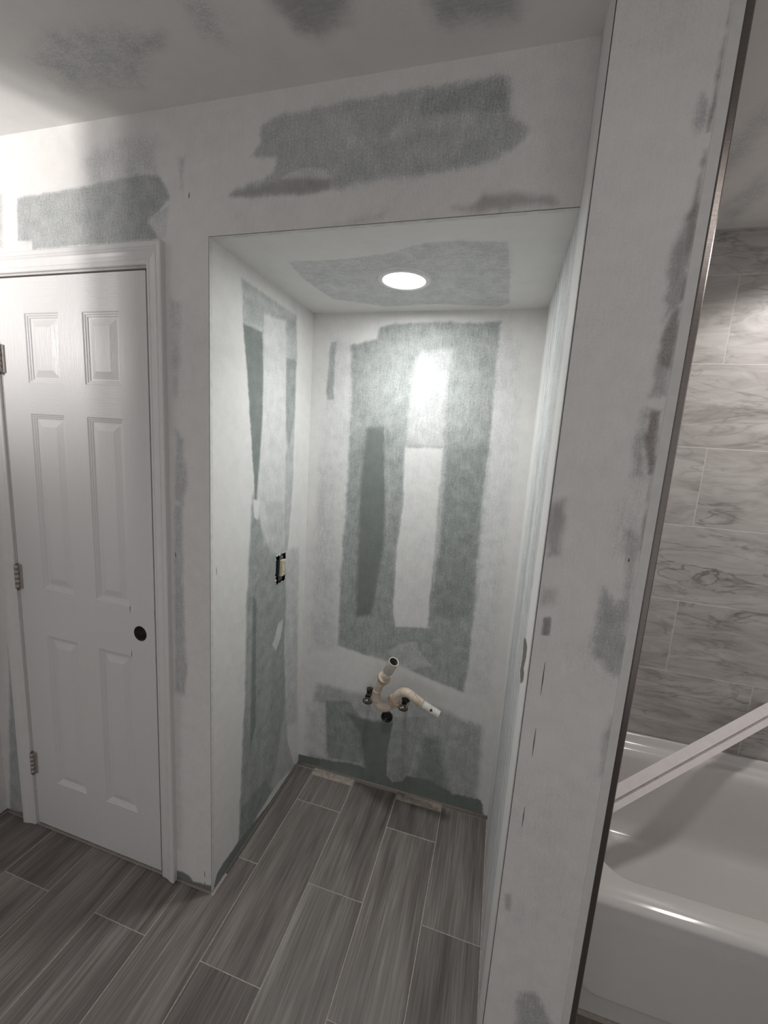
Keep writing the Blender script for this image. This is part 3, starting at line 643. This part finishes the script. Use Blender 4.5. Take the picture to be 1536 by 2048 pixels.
LC = (0.461, 0.333)
sf = Wall().board('soffit', 'z', H1, 0.0, W, 0.005, D, +1, 0.005, base=0.98)
tag(sf.build('ceiling_niche', M['dry_flat']), 'low soffit over the niche with a grey compound patch around the downlight', 'ceiling', kind='structure')

# ---- partition between niche and tub
GASH = [(0.0245, 1.1324), (0.0227, 1.1128), (0.0127, 1.0996), (0.0136, 1.0762), (0.0201, 1.0497), (0.0087, 1.0364), (-0.0209, 1.0363), (-0.0686, 1.0649), (-0.0742, 1.076), (-0.0749, 1.0887), (-0.0523, 1.0888), (-0.0637, 1.1106), (-0.0735, 1.1324), (-0.0696, 1.1469), (-0.054, 1.1539), (-0.0194, 1.1467)]
def gash(a, b, mud, dirt):
    d = sdf(a, b, GASH) + fbm(a, b, 120) * 0.010
    k = np.clip(0.5 - d / 0.004, 0, 1)
    rim = np.exp(-((d - 0.003) / 0.003) ** 2)
    st = np.clip((0.50 - a) / 0.06, 0, 1) * np.clip((a + 0.035) / 0.03, 0, 1)
    mud = mud * (1 - st) + st * (0.74 + 0.5 * (vnoise(a * 70, b * 1.5) - .5) * 0.8)
    mud = np.where(a < -0.03, 0.98, mud)
    mud = np.maximum(mud, rim * 0.95); mud = mud * (1 - k) + 0.15 * k
    return k * 0.0010, np.clip(mud, 0, 1), np.maximum(dirt, k * (1.0 + 1.2 * (fbm(a, b, 60) > 0.05)))
wp = Wall()
wp.board('right', 'x', W, PF + 0.005, D + 0.01, GAP, H2 + .02, +1, 0.0045, disp=gash)
wp.board('pf', 'y', PF, W + 0.0034, XT, 0.004, H2 + .02, +1, 0.0035, base=0.93)
wall_p = tag(wp.build('wall_partition', M['dry']), 'narrow end of the partition wall between niche and bathtub, grey smeared compound', 'wall', kind='structure')
bd = MB(); bd.box(W - .0002, W + .0011, PF - .0012, PF + .010, GAP, H2); bd.build('corner_bead', M['white_bead'], wall_p)
bd = MB(); bd.cbox(1.0968, XT, PF - .0014, PF + .004, 0.004, H2, 0.0006); bd.build('edge_strip', M['strip'], wall_p)
bd = MB(); bd.cbox(XT, XT + 0.0128, PF - .0025, PF + .014, 0.0, H2, 0.0022)
o = bd.build('tile_edge_trim', M['brushed'], wall_p); o['label'] = 'brushed metal tile edge trim'
fr = MB(); fr.box(W + .0135, XT - .002, PF + .0135, DT, -0.0016, H2); fr.build('wall_framing', M['framing'], wall_p)
fr = MB(); fr.box(XT - .002, XT + .004, PF + .014, DT, 0.0, H2); fr.build('tile_backer', M['wallgrout'], wall_p)
# fastener slots and scratches
def mark(parent, axis, val, a, b0, b1, w, a2=None, name='fastener_slot'):
    a2 = a if a2 is None else a2
    b = MB(); e = 0.0004; h = w / 2
    if axis == 'y':
        P = [(a-h*.3, val-e, b0), (a+h*.3, val-e, b0), ((a+a2)/2+h, val-e, (b0+b1)/2), (a2+h*.3, val-e, b1), (a2-h*.3, val-e, b1), ((a+a2)/2-h, val-e, (b0+b1)/2)]
    else:
        P = [(val+e, a-h*.3, b0), (val+e, a+h*.3, b0), (val+e, (a+a2)/2+h, (b0+b1)/2), (val+e, a2+h*.3, b1), (val+e, a2-h*.3, b1), (val+e, (a+a2)/2-h, (b0+b1)/2)]
    Q = [(p[0], p[1]+.0008, p[2]) if axis == 'y' else (p[0]-.0008, p[1], p[2]) for p in P]
    b.add(P + Q, [(0,1,2,3,4,5), (6,11,10,9,8,7)] + [(i, (i+1) % 6, (i+1) % 6 + 6, i+6) for i in range(6)])
    fix_normals(b.build(name, M['scuff'], parent))
for a, b0, b1 in ((0.9533, 1.083, 1.160), (0.9531, 0.933, 1.003), (0.9522, 0.752, 0.804)):
    mark(wall_p, 'y', PF, a, b0, b1, 0.0022)
mark(wall_p, 'y', PF, 1.079, 1.400, 1.407, 0.003)
mark(wall_front, 'y', 0.0, -0.066, 2.215, 2.230, 0.003, -0.063, 'pencil_squiggle')
for z0, z1 in ((0.055, 0.082), (0.020, 0.038)): mark(wall_front, 'y', 0.0, -0.030, z0, z1, 0.0025)
mark(wall_front, 'y', 0.0, -0.128, 1.205, 1.222, 0.003, -0.131)
mark(wall_nl, 'x', 0.0, 0.026, 1.160, 1.186, 0.0018)

# ---- other walls, ceilings
wl2 = Wall().board('lw', 'x', XL, -0.26, 0.66, GAP, H2 + .02, -1, 0.01)
wl2.board('lw', 'x', XL, -2.4, -0.945, GAP, H2 + .02, -1, 0.02)  # unseen stretch, its end placed to cut the hall bulbs' beam
tag(wl2.build('wall_left', M['dry']), 'sliver of side wall left of the closet door casing', 'wall', kind='structure')
c = MB(); c.box(XL - .02, -0.10, D, D + .012, 0, H2); tag(c.build('wall_closet_back', M['wall_plain']), 'closet back wall hidden behind the panel door', 'wall', kind='structure')
c = MB(); c.box(XL - .05, XL - .013, -0.26, .66, -.0016, H2); c.box(XL - .08, XL - .013, -2.4, -.945, -.0016, H2); tag(c.build('wall_left_framing', M['framing']), 'stud framing behind the left side wall', 'wall', kind='structure')

cw = Wall()
def tilt(a, b, mud, dirt):
    return (0.5 - np.clip((a + 0.995) / 1.9165, 0, 1)) * 2 * CEIL_TILT, mud, dirt
cw.board('ceil', 'z', H2, XL - 1.2, 2.66, -2.4, 0.86, +1, 0.009, disp=tilt, base=0.97)
tag(cw.build('ceiling', M['dry_flat']), 'bathroom ceiling with blurred grey streaks, soft shadows painted in among them', 'ceiling', kind='structure')

c = MB(); c.box(XT - .01, 2.70, DT + .0013, DT + .10, 0, H2 + .02)
wtb = tag(c.build('wall_tub_back', M['wallgrout']), 'tiled wall above the far side of the bathtub', 'wall', kind='structure')
tcache = {}
def wall_tile(parent, x0, x1, z0, z1, y):
    w, h = round(x1-x0, 3), round(z1-z0, 3)
    if (w, h) not in tcache:
        b = MB().cbox(-w/2, w/2, -.009, 0, -h/2, h/2, .0008)
        o = fix_normals(b.build('wall_tile', M['wall_tile'])); tcache[(w, h)] = o.data
    else:
        o = bpy.data.objects.new('wall_tile', tcache[(w, h)]); COL.objects.link(o)
    o.parent = parent; o.location = ((x0+x1)/2, y, (z0+z1)/2)
    return o
ZR = [0.4395, 0.7465, 1.0516, 1.3579, 1.6611, 1.9666, 2.2733, 2.4365 - .010]
tg = 0.0011
for r in range(len(ZR) - 1):
    odd = r in (1, 3, 5)
    j0 = 1.562 if odd else 1.256
    xs = [XT + .004] + [x for x in (j0 - .612, j0, j0 + .612, j0 + 1.224, j0 + 1.836) if XT + .03 < x < 2.64] + [2.66]
    for a, b in zip(xs[:-1], xs[1:]): wall_tile(wtb, a + tg, b - tg, ZR[r] + tg, ZR[r+1] - tg, DT + .010)
# tiles on the tub side of the partition
for r in range(len(ZR) - 1):
    odd = r in (1, 3, 5)
    ys = [PF + .014] + ([0.215] if odd else [-0.02, 0.52]) + [DT]
    for a, b in zip(ys[:-1], ys[1:]):
        o = wall_tile(wall_p, a + tg, b - tg, ZR[r] + tg, ZR[r+1] - tg, 0)
        o.location = (XT + .004, (a+b)/2, (ZR[r]+ZR[r+1])/2); o.rotation_euler = (0, 0, math.pi/2)
c = MB(); c.box(2.66, 2.76, -2.4, .93, 0, H2 + .02); tag(c.build('wall_right', M['wall_plain']), 'end wall past the foot of the bathtub', 'wall', kind='structure')

# ================================================================== DOOR, CASING
DL_, DR_, DZ0, DZ1 = -0.8170, -0.2165, 0.012, 2.0430
DY = -0.001                                  # slab face
door = empty('door_1', (DL_, 0.0, 0.0))
tag(door, 'white six panel closet door with an empty knob hole', 'door', kind='structure')
PX = [(0.116, 0.262), (0.357, 0.500)]
PZ = [(0.222, 0.834), (1.012, 1.622), (1.720, 1.936)]
xs = [0, PX[0][0], PX[0][1], PX[1][0], PX[1][1], DR_ - DL_]
zs = [DZ0, PZ[0][0], PZ[0][1], PZ[1][0], PZ[1][1], PZ[2][0], PZ[2][1], DZ1]
sl = MB()
KX, KZ, KR = -0.2771, 0.9231, 0.0262
for i in range(5):
    for j in range(7):
        if i in (1, 3) and j in (1, 3, 5): continue
        x0, x1, z0, z1 = DL_+xs[i], DL_+xs[i+1], zs[j], zs[j+1]
        mi = 1 if (i in (1, 3)) else 0
        if i == 4 and j == 2:
            n = 32; ring = []
            for k in range(n):
                a = 2*math.pi*k/n; ca, sa = math.cos(a), math.sin(a)
                tx = ((x1 if ca > 0 else x0) - KX) / ca if abs(ca) > 1e-6 else 1e9
                tz = ((z1 if sa > 0 else z0) - KZ) / sa if abs(sa) > 1e-6 else 1e9
                t = min(tx, tz); ring.append((KX+ca*t, DY, KZ+sa*t))
            vin = [(KX+KR*math.cos(2*math.pi*k/n), DY, KZ+KR*math.sin(2*math.pi*k/n)) for k in range(n)]
            sl.add(ring + vin, [(k, (k+1) % n, n+(k+1) % n, n+k) for k in range(n)], mi)
            for c_ in ((x0, z0), (x1, z0), (x1, z1), (x0, z1)):   # fill the corners left by the fan
                near = sorted(range(n), key=lambda k: (ring[k][0]-c_[0])**2 + (ring[k][2]-c_[1])**2)[:2]
                sl.add([ring[near[0]], ring[near[1]], (c_[0], DY, c_[1])], [(0, 1, 2)], mi)
        else:
            sl.add([(x0,DY,z0),(x1,DY,z0),(x1,DY,z1),(x0,DY,z1)], [(0,1,2,3)], mi)
yb = DY + 0.035
a, b_ = DL_, DR_
sl.add([(a,DY,DZ0),(b_,DY,DZ0),(b_,DY,DZ1),(a,DY,DZ1),(a,yb,DZ0),(b_,yb,DZ0),(b_,yb,DZ1),(a,yb,DZ1)],
       [(0,4,5,1),(1,5,6,2),(2,6,7,3),(3,7,4,0),(4,7,6,5)])
sl.build('slab', [M['door_v'], M['door_h']], door)
o = MB().tube([(KX, DY, KZ), (KX, DY+.034, KZ)], KR, 32, (False, True)).build('knob_hole', M['framing'], door); o['label'] = 'empty round bore for a door knob'
PROF = [(0, 0), (.0035, .0030), (.0060, .0034), (.0095, .0062), (.0120, .0066), (.0150, .0095), (.0190, .0095), (.0400, .0030), (.0412, .0026)]
for (px0, px1) in PX:
    for (pz0, pz1) in PZ:
        b = MB(); vs = []
        for off, dep in PROF:
            vs += [(DL_+px0+off, DY+dep, pz0+off), (DL_+px1-off, DY+dep, pz0+off), (DL_+px1-off, DY+dep, pz1-off), (DL_+px0+off, DY+dep, pz1-off)]
        fs = []
        for k in range(len(PROF)-1):
            for q in range(4): fs.append((4*k+q, 4*k+(q+1) % 4, 4*k+4+(q+1) % 4, 4*k+4+q))
        k = 4*(len(PROF)-1); fs.append((k, k+1, k+2, k+3))
        b.add(vs, fs).build('raised_panel', M['door_v'], door)
for hz in (1.795, 1.042, 0.283):
    h = MB(); hx = DL_ + 0.002
    h.cbox(hx - .0130, hx - .003, DY - .0050, DY + .001, hz - .0445, hz + .0445, .0008)
    h.cbox(hx + .003, hx + .0150, DY - .0050, DY + .001, hz - .0445, hz + .0445, .0008)
    hinge = h.build('hinge', M['nickel'], door); hinge['label'] = 'nickel butt hinge'
    for k in range(5):
        z0 = hz - .0445 + k*.0178
        b = MB().tube([(hx, DY-.0075, z0+.0004), (hx, DY-.0075, z0+.0174)], .0080, 16)
        kk = b.build('knuckle', M['nickel']); kk.parent = hinge
    b = MB().tube([(hx, DY-.0075, hz-.050), (hx, DY-.0075, hz+.0475)], .0042, 12); kk = b.build('hinge_pin', M['strap']); kk.parent = hinge

# jamb + casing
trim = empty('trim_1', (-0.515, 0.0, 0.0)); tag(trim, 'white moulded casing around the closet door', 'door casing', kind='structure')
j = MB(); j.box(JL, DL_ - .003, -0.0003, .10, 0, 2.066); j.build('jamb', M['jamb'], trim)
j = MB(); j.box(DR_ + .0055, JR, -0.0003, .10, 0, 2.066); j.build('jamb', M['jamb'], trim)
j = MB(); j.box(JL, JR, -0.0003, .10, 2.0490, 2.066); j.build('head_jamb', M['jamb'], trim)
j = MB(); j.box(DR_ - .010, DR_ + .0055, DY + .037, DY + .05, 0, 2.049); j.box(DL_ - .003, DR_, DY + .037, DY + .05, 2.03, 2.049); j.build('door_stop', M['jamb'], trim)
CP = [(0, .0), (0, .0075), (.002, .0095), (.0085, .0100), (.0100, .0088), (.0125, .0088), (.0140, .0100), (.0260, .0118), (.0340, .0140), (.0385, .0165), (.0400, .0152), (.0420, .0152), (.0440, .0170), (.0545, .0175), (.0570, .0155), (.0570, 0)]
IL, IR, IT = DL_ - .008, DR_ + .0115, 2.0545
def casing(name, pts0, pts1):
    b = MB(); n = len(CP)
    b.add(pts0 + pts1, [(k, k+1, n+k+1, n+k) for k in range(n-1)] + [tuple(range(n)), tuple(range(n, 2*n))])
    fix_normals(b.build(name, M['paint_white'], trim))
casing('side_casing', [(IR + w, -t, 0.002) for w, t in CP], [(IR + w, -t, IT + w - .0003) for w, t in CP])
casing('side_casing', [(IL - w, -t, 0.002) for w, t in CP], [(IL - w, -t, IT + w - .0003) for w, t in CP])
casing('head_casing', [(IL - w, -t, IT + w) for w, t in CP], [(IR + w, -t, IT + w) for w, t in CP])

# ================================================================== BATHTUB
tub = empty('bathtub', (1.88, 0.44, 0)); tag(tub, 'glossy white alcove bathtub behind the partition wall', 'bathtub')
def rrect(x0, x1, y0, y1, r, z, n=9):
    P = []
    for cx_, cy_, a0 in ((x1-r, y1-r, 0), (x0+r, y1-r, 90), (x0+r, y0+r, 180), (x1-r, y0+r, 270)):
        for k in range(n):
            a = math.radians(a0 + 90*k/(n-1)); P.append((cx_ + r*math.cos(a), cy_ + r*math.sin(a), z))
    return P
TX0, TX1, TY0, TY1 = XT + .0135, 2.655, 0.068, 0.828
rings = [rrect(TX0, TX1, TY0 + .012, TY1, .012, 0.0), rrect(TX0, TX1, TY0 + .010, TY1, .012, 0.06), rrect(TX0, TX1, TY0, TY1, .012, 0.352)]
for k in range(6):
    a = math.radians(18*k); e = .022
    rings.append(rrect(TX0 + e*(1-math.cos(a))*.5, TX1 - e*(1-math.cos(a))*.5, TY0 + e*(1-math.cos(a)), TY1 - .002, .014, .380 + e*math.sin(a)))
rings.append(rrect(TX0+.012, TX1-.012, TY0 + .024, TY1-.012, .016, .4030))
ins = lambda f, bk, l, r_, rad, z: rrect(TX0+l, TX1-r_, TY0+f, TY1-bk, rad, z)
for f, bk, l, r_, rad, z in ((.074,.050,.080,.080,.10,.4035), (.080,.056,.086,.086,.10,.4020), (.086,.063,.093,.093,.10,.397), (.091,.070,.099,.099,.10,.388), (.094,.076,.104,.106,.10,.370),
                             (.100,.084,.112,.13,.10,.30), (.110,.094,.122,.17,.11,.20), (.124,.106,.136,.21,.12,.12), (.140,.122,.152,.24,.12,.088), (.165,.148,.178,.28,.12,.068), (.21,.19,.22,.33,.11,.060)):
    rings.append(ins(f, bk, l, r_, rad, z))
b = MB(); n = len(rings[0]); vs = [p for r in rings for p in r]; fs = []
for i in range(len(rings)-1):
    for k in range(n): fs.append((i*n+k, i*n+(k+1) % n, (i+1)*n+(k+1) % n, (i+1)*n+k))
fs.append(tuple((len(rings)-1)*n + k for k in range(n)))
b.add(vs, fs, 0, True); fix_normals(b.build('shell', M['tub'], tub))
# tiling flange along the back wall
b = MB(); prof = [(TY1-.040, .4035), (TY1-.030, .4045), (TY1-.022, .409), (TY1-.016, .418), (TY1-.013, .4375), (TY1-.009, .4405), (TY1, .4405)]
vs = []; fs = []
for x in (TX0, TX1):
    vs += [(x, y, z) for y, z in prof]
for k in range(len(prof)-1): fs.append((k, k+1, len(prof)+k+1, len(prof)+k))
b.add(vs, fs, 0, True).build('tiling_flange', M['tub'], tub)
# raised apron panel
b = MB(); lo = []
for e, y in ((0, TY0 + .004), (.006, TY0 - .004), (.014, TY0 - .007)):
    P = []
    for (px_, _, pz_) in [(p[0], 0, p[1]) for p in rrect(1.178+e, TX1-.06-e, .078+e, .372, .055, 0, 9)]:
        yy = y + (TY0 - y) * max(0, (pz_ - .30) / .072)
        P.append((px_, yy, pz_))
    lo.append(P)
n = len(lo[0]); vs = [p for r in lo for p in r]; fs = []
for i in range(2):
    for k in range(n): fs.append((i*n+k, i*n+(k+1) % n, (i+1)*n+(k+1) % n, (i+1)*n+k))
fs.append(tuple(2*n+k for k in range(n)))
b.add(vs, fs, 0, False); fix_normals(b.build('apron_panel', M['tub'], tub))

# white vinyl trim length leaning from the tub's left rim up to the back wall
p1 = Vector((1.3100, 0.392, 0.4505)); p2 = Vector((1.910, 0.790, 0.659)); dr = (p2 - p1).normalized()
s0 = p1 - dr * 0.150; s1 = p1 + dr * ((0.826 - p1.y) / dr.y)
view = (Vector((0.8207, -1.0364, 1.5982)) - (p1 + p2)/2).normalized()
nrm = Vector((-0.25, -0.80, 0.55)); nrm = (nrm - dr*nrm.dot(dr)).normalized(); up = nrm.cross(dr).normalized()
if up.z < 0: up = -up
st = empty('trim_strip', tuple(s0)); tag(st, 'long white grooved vinyl trim leaning diagonally across the bathtub', 'trim strip')
def bar(name, u0, u1, n0, n1, mat):
    b = MB(); vs = []
    for s_ in (s0, s1):
        for uu, nn in ((u0, n0), (u1, n0), (u1, n1), (u0, n1)): vs.append(s_ + up*uu + nrm*nn)
    b.add(vs, [(0,1,2,3), (7,6,5,4), (0,4,5,1), (1,5,6,2), (2,6,7,3), (3,7,4,0)])
    fix_normals(b.build(name, mat, st))
bar('upper_flange', .000, .034, -.002, .006, M['vinyl'])
bar('groove_web', -.007, .000, -.002, .001, M['vinyl_groove'])
bar('lower_flange', -.026, -.007, -.002, .008, M['vinyl'])
bar('back_leg', -.026, -.0235, -.022, -.002, M['vinyl'])

# ================================================================== SMALL THINGS
# recessed downlight
lamp = empty('recessed_light', (LC[0], LC[1], H1)); tag(lamp, 'lit round white downlight in the niche soffit', 'ceiling light')
b = MB(); n = 48; vs = []; R_ = [(.0850, H1-.0002), (.0850, H1-.0030), (.0820, H1-.0055), (.0720, H1-.0068), (.0690, H1-.0060), (.0680, H1-.0045)]
for r, z in R_: vs += [(LC[0]+r*math.cos(2*math.pi*k/n), LC[1]+r*math.sin(2*math.pi*k/n), z) for k in range(n)]
fs = [(i*n+k, i*n+(k+1) % n, (i+1)*n+(k+1) % n, (i+1)*n+k) for i in range(len(R_)-1) for k in range(n)]
b.add(vs, fs, 0, True); fix_normals(b.build('trim_ring', M['ring'], lamp))
b = MB(); b.disc((LC[0], LC[1], H1-.0046), (0, 0, -1), .0685, 48); b.build('lens', M['lens'], lamp)

# outlet
ot = empty('wall_outlet', (-0.012, 0.422, 1.073)); tag(ot, 'ivory outlet without cover plate in the left niche wall', 'outlet')
b = MB(); y0, y1, z0, z1 = OUT[0]-.006, OUT[1]+.006, OUT[2]-.006, OUT[3]+.006; xb, xf = -.060, -.013
b.add([(xb,y0,z0),(xb,y1,z0),(xb,y1,z1),(xb,y0,z1),(xf,y0,z0),(xf,y1,z0),(xf,y1,z1),(xf,y0,z1)], [(0,1,2,3),(0,4,5,1),(1,5,6,2),(2,6,7,3),(3,7,4,0)])
b.build('outlet_box', M['boxdark'], ot)
rot = Matrix.Rotation(math.radians(-3), 4, 'X') @ Matrix.Rotation(math.radians(9), 4, 'Z')
oc = Vector((0.002, 0.432, 1.073))
def opart(name, mat, boxes, c=0.001):
    b = MB()
    for bx in boxes: b.cbox(*bx, c)
    for i, v in enumerate(b.v): b.v[i] = tuple(oc + (rot @ Vector(v)))
    o = b.build(name, mat, ot); return fix_normals(o)
opart('mounting_strap', M['strap'], [(-.008, -.006, -.019, .019, -.053, .053)], .0004)
opart('receptacle_body', M['boxdark'], [(-.040, -.008, -.020, .020, -.034, .034)], .001)
opart('receptacle_face', M['ivory'], [(-.006, .007, -.0165, .0165, -.0335, .0335)], .0015)
for zz in (-.019, .019):
    for yy in (-.0055, .0055): opart('blade_slot', M['slot'], [(.0064, .0073, yy-.0009, yy+.0009, zz-.002, zz+.006)], .0002)
    opart('ground_hole', M['slot'], [(.0064, .0073, -.002, .002, zz-.0105, zz-.0065)], .0004)
for zz in (-.044, .044):
    b = MB().tube([(0, 0, 0), (.004, 0, 0)], .0042, 12)
    for i, v in enumerate(b.v): b.v[i] = tuple(oc + (rot @ (Vector(v) + Vector((-.006, 0, zz)))))
    b.build('screw', M['nickel'], ot)
for k in range(26):   # torn paper and gypsum crumbs round the cut-out
    side = rng.choice((0, 0, 1, 2, 2, 3)); t = rng.random()
    y, z = [(OUT[0] + t*(OUT[1]-OUT[0]), OUT[3]+.001), (OUT[1]+.001, OUT[2] + t*(OUT[3]-OUT[2])), (OUT[0]-.001, OUT[2] + t*(OUT[3]-OUT[2])), (OUT[0] + t*(OUT[1]-OUT[0]), OUT[2]-.001)][side]
    s_ = .0022 + .0040*rng.random(); b = MB()
    vs = [(0.0006 + .003*rng.random(), y + s_*math.cos(a)*rng.uniform(.5, 1.2), z + s_*math.sin(a)*rng.uniform(.5, 1.3)) for a in (0, 1.2, 2.4, 3.7, 5.0)]
    vs.append((-.002, y, z))
    b.add(vs, [(0,1,2,3,4)] + [(i, (i+1) % 5, 5) for i in range(5)]); fix_normals(b.build('torn_paper', M['gypsum'], ot))

# p-trap, hanging loose in front of the wall
TR = [(0.485, 0.484, 0.735), (0.454, 0.514, 0.647), (0.439, 0.519, 0.63), (0.417, 0.534, 0.582), (0.404, 0.544, 0.535), (0.408, 0.549, 0.497), (0.431, 0.549, 0.477), (0.455, 0.549, 0.483), (0.48, 0.549, 0.511), (0.498, 0.549, 0.548), (0.518, 0.544, 0.57), (0.543, 0.539, 0.576), (0.575, 0.534, 0.562), (0.606, 0.534, 0.545), (0.681, 0.524, 0.52)]
TR = [Vector(p) for p in TR]
def spline(P, m=6):
    out = []
    Q = [P[0]*2 - P[1]] + P + [P[-1]*2 - P[-2]]
    for i in range(1, len(Q)-2):
        for k in range(m):
            t = k/m; a, b, c, d = Q[i-1], Q[i], Q[i+1], Q[i+2]
            out.append(0.5*((2*b) + (c-a)*t + (2*a-5*b+4*c-d)*t*t + (3*b-a-3*c+d)*t**3))
    out.append(P[-1]); return out
trap = empty('sink_trap', (0.427, 0.565, 0.449)); tag(trap, 'old cream plastic sink trap dangling from the back wall of the niche', 'sink trap')
def lerp(a, b, t): return a + (b-a)*t
ax = (TR[0] - TR[3]).normalized(); nk = lerp(TR[0], TR[2], 0.58)
b = MB().tube([nk, nk + ax*.002, TR[0]], [.0196, .0212, .0212], 24, (True, False))
b.tube([TR[0], TR[0] - ax*.0006, TR[0] - ax*.002], [.0212, .0182, .0178], 24, (False, False))
b.tube([TR[0] - ax*.002, TR[0] - ax*.05], [.0178, .0172], 24, (False, True), 1)
b.build('tailpiece', [M['pvc_white'], M['bore']], trap)
b = MB().tube([nk + ax*.004, TR[2] - ax*.010], [.0168, .0168], 24); b.build('tailpiece_neck', M['pvc_white'], trap)
def nut(c_, axis, r, h):
    axis = axis.normalized(); b = MB()
    b.tube([c_ - axis*h*.5, c_ + axis*h*.28], [r, r], 24)
    b.tube([c_ + axis*h*.28, c_ + axis*h*.5], [r*1.12, r*1.12], 24)
    o = b.build('slip_nut', M['nut'], trap)
    e1 = axis.orthogonal().normalized(); e2 = axis.cross(e1)
    for k in range(8):
        a = 2*math.pi*k/8; d = e1*math.cos(a) + e2*math.sin(a); t = axis.cross(d)
        bb = MB(); vs = []
        for s_ in (-.5, .25):
            for dd, tt in ((r*.97, -.0022), (r*1.13, -.0015), (r*1.13, .0015), (r*.97, .0022)): vs.append(c_ + axis*h*s_ + d*dd + t*tt)
        bb.add(vs, [(0,1,2,3), (7,6,5,4), (0,4,5,1), (1,5,6,2), (2,6,7,3), (3,7,4,0)]); fix_normals(bb.build('nut_rib', M['nut'], o))
nut(TR[2], ax, .0245, .020)
sp = spline(TR[2:10]); b = MB().tube(sp, [.0182]*len(sp), 24, (True, True)); b.build('trap_bend', M['pvc'], trap)
jn = TR[3]; b = MB().tube([lerp(TR[3], TR[4], .45), lerp(TR[3], TR[4], .62)], [.0190, .0190], 24); b.build('bend_seam', M['pvc'], trap)
nut(TR[8] + (TR[9]-TR[8])*.15, TR[9] - TR[7], .0248, .020)
sp = spline([TR[8], TR[9], TR[10], TR[11], TR[12], TR[13]]); b = MB().tube(sp, [.0185]*len(sp), 24); b.build('trap_arm_bend', M['pvc'], trap)
e_ = (TR[14] - TR[13]).normalized()
b = MB().tube([TR[13] - e_*.004, TR[13] + e_*.002, TR[14]], [.0192, .0175, .0172], 24, (True, False))
b.tube([TR[14], TR[14] - e_*.0004, TR[14] - e_*.03], [.0172, .0145, .0142], 24, (False, True), 1)
b.build('trap_arm', [M['pvc_white'], M['slot']], trap)
b = MB(); c_ = lerp(TR[13], TR[14], .60) + Vector((-.003, -.0155, .0065))
b.add([c_ + Vector((math.cos(a)*.006*q, -.0008, math.sin(a)*.009*q)) for a, q in zip([i*.785 for i in range(8)], (1, .7, 1.1, .8, 1, .9, .7, 1.1))] + [c_ + Vector((math.cos(i*.785)*.006, .004, math.sin(i*.785)*.009)) for i in range(8)],
      [tuple(range(8))] + [(i, (i+1) % 8, 8+(i+1) % 8, 8+i) for i in range(8)])
fix_normals(b.build('rust_stain', M['bronze'], trap))

# black drain stub in the wall
dr_ = empty('drain_pipe', (0.437, D, 0.372)); tag(dr_, 'open black drain pipe in the wall below the sink trap', 'drain pipe')
dc = Vector((0.437, 0.6438, 0.372))
b = MB().tube([dc + Vector((0, .0, 0)), dc + Vector((0, -.010, 0)), dc + Vector((0, -.012, 0))], [.0265, .0265, .0255], 32, (True, False)); b.build('pipe_rim', M['black'], dr_)
b = MB().tube([dc + Vector((0, -.012, 0)), dc + Vector((0, -.011, 0)), dc + Vector((0, -.001, 0))], [.0255, .0215, .0205], 32, (False, True)); b.build('pipe_bore', M['black'], dr_)
b = MB().tube([dc + Vector((-.0035, -.003, -.010)), dc + Vector((-.0035, -.0045, -.010))], .005, 14); b.build('painted_glint', M['strap'], dr_)  # small steel-coloured disc stands in for a glint inside the bore

# shut-off valves
def valve(x, z, label, hx, hz, tilt_, dp=0.078):
    v = empty('shutoff_valve', (x, D, z)); tag(v, label, 'valve', 'tarnished shut off valves under the trap')
    b = MB().tube([(x, D, z), (x, D-.003, z), (x, D-.006, z)], [.020, .019, .011], 20); b.build('escutcheon', M['bronze'], v)
    b = MB().tube([(x, D-.002, z), (x, D-.030, z)], .0075, 16); b.build('stub_pipe', M['bronze'], v)
    b = MB().tube([(x, D-.024, z), (x, D-.028, z), (x, D-dp*.62, z), (x, D-dp*.66, z)], [.010, .0125, .0125, .010], 8); b.build('valve_body', M['bronze'], v)
    b = MB().tube([(x, D-.036, z+.004), (x, D-.036, z+.036)], [.008, .0085], 12); b.tube([(x, D-.036, z+.022), (x, D-.036, z+.034)], .0105, 6); b.build('outlet_nipple', M['bronze'], v)
    b = MB().tube([(x, D-dp*.6, z), (hx, D-dp, hz)], .0045, 12); b.build('stem', M['bronze'], v)
    ax_ = (Vector((hx, D-dp, hz)) - Vector((x, D-dp*.6, z))).normalized()
    ax_ = Vector((-.12, -.62, .78 + tilt_*.1)).normalized()
    side = ax_.orthogonal().normalized(); e1 = Vector((1, 0, -.10)); e1 = (e1 - ax_*e1.dot(ax_)).normalized(); e2 = ax_.cross(e1)
    b = MB(); n = 28; vs = []
    for h, k in ((-.004, .80), (-.003, .96), (.002, 1.0), (.005, .92), (.0055, .70), (.003, .40)):
        for i in range(n):
            a = 2*math.pi*i/n; vs.append(Vector((hx, D-dp, hz)) + e1*math.cos(a)*.0225*k + e2*math.sin(a)*.0145*k + ax_*h)
    fs = [(j_*n+i, j_*n+(i+1) % n, (j_+1)*n+(i+1) % n, (j_+1)*n+i) for j_ in range(5) for i in range(n)]
    fs += [tuple(range(n)), tuple(5*n+i for i in range(n))]
    b.add(vs, fs, 0, True); fix_normals(b.build('handle', M['bronze'], v))
    b = MB().tube([Vector((hx, D-dp, hz)) + ax_*.002, Vector((hx, D-dp, hz)) + ax_*.008], .0042, 10); b.build('handle_screw', M['nickel'], v)
valve(0.352, 0.478, 'tarnished oval handled shut off valve left of the sink trap', 0.361, 0.478, .1)
valve(0.517, 0.479, 'tarnished oval handled shut off valve right of the black drain', 0.518, 0.469, .1, 0.056)
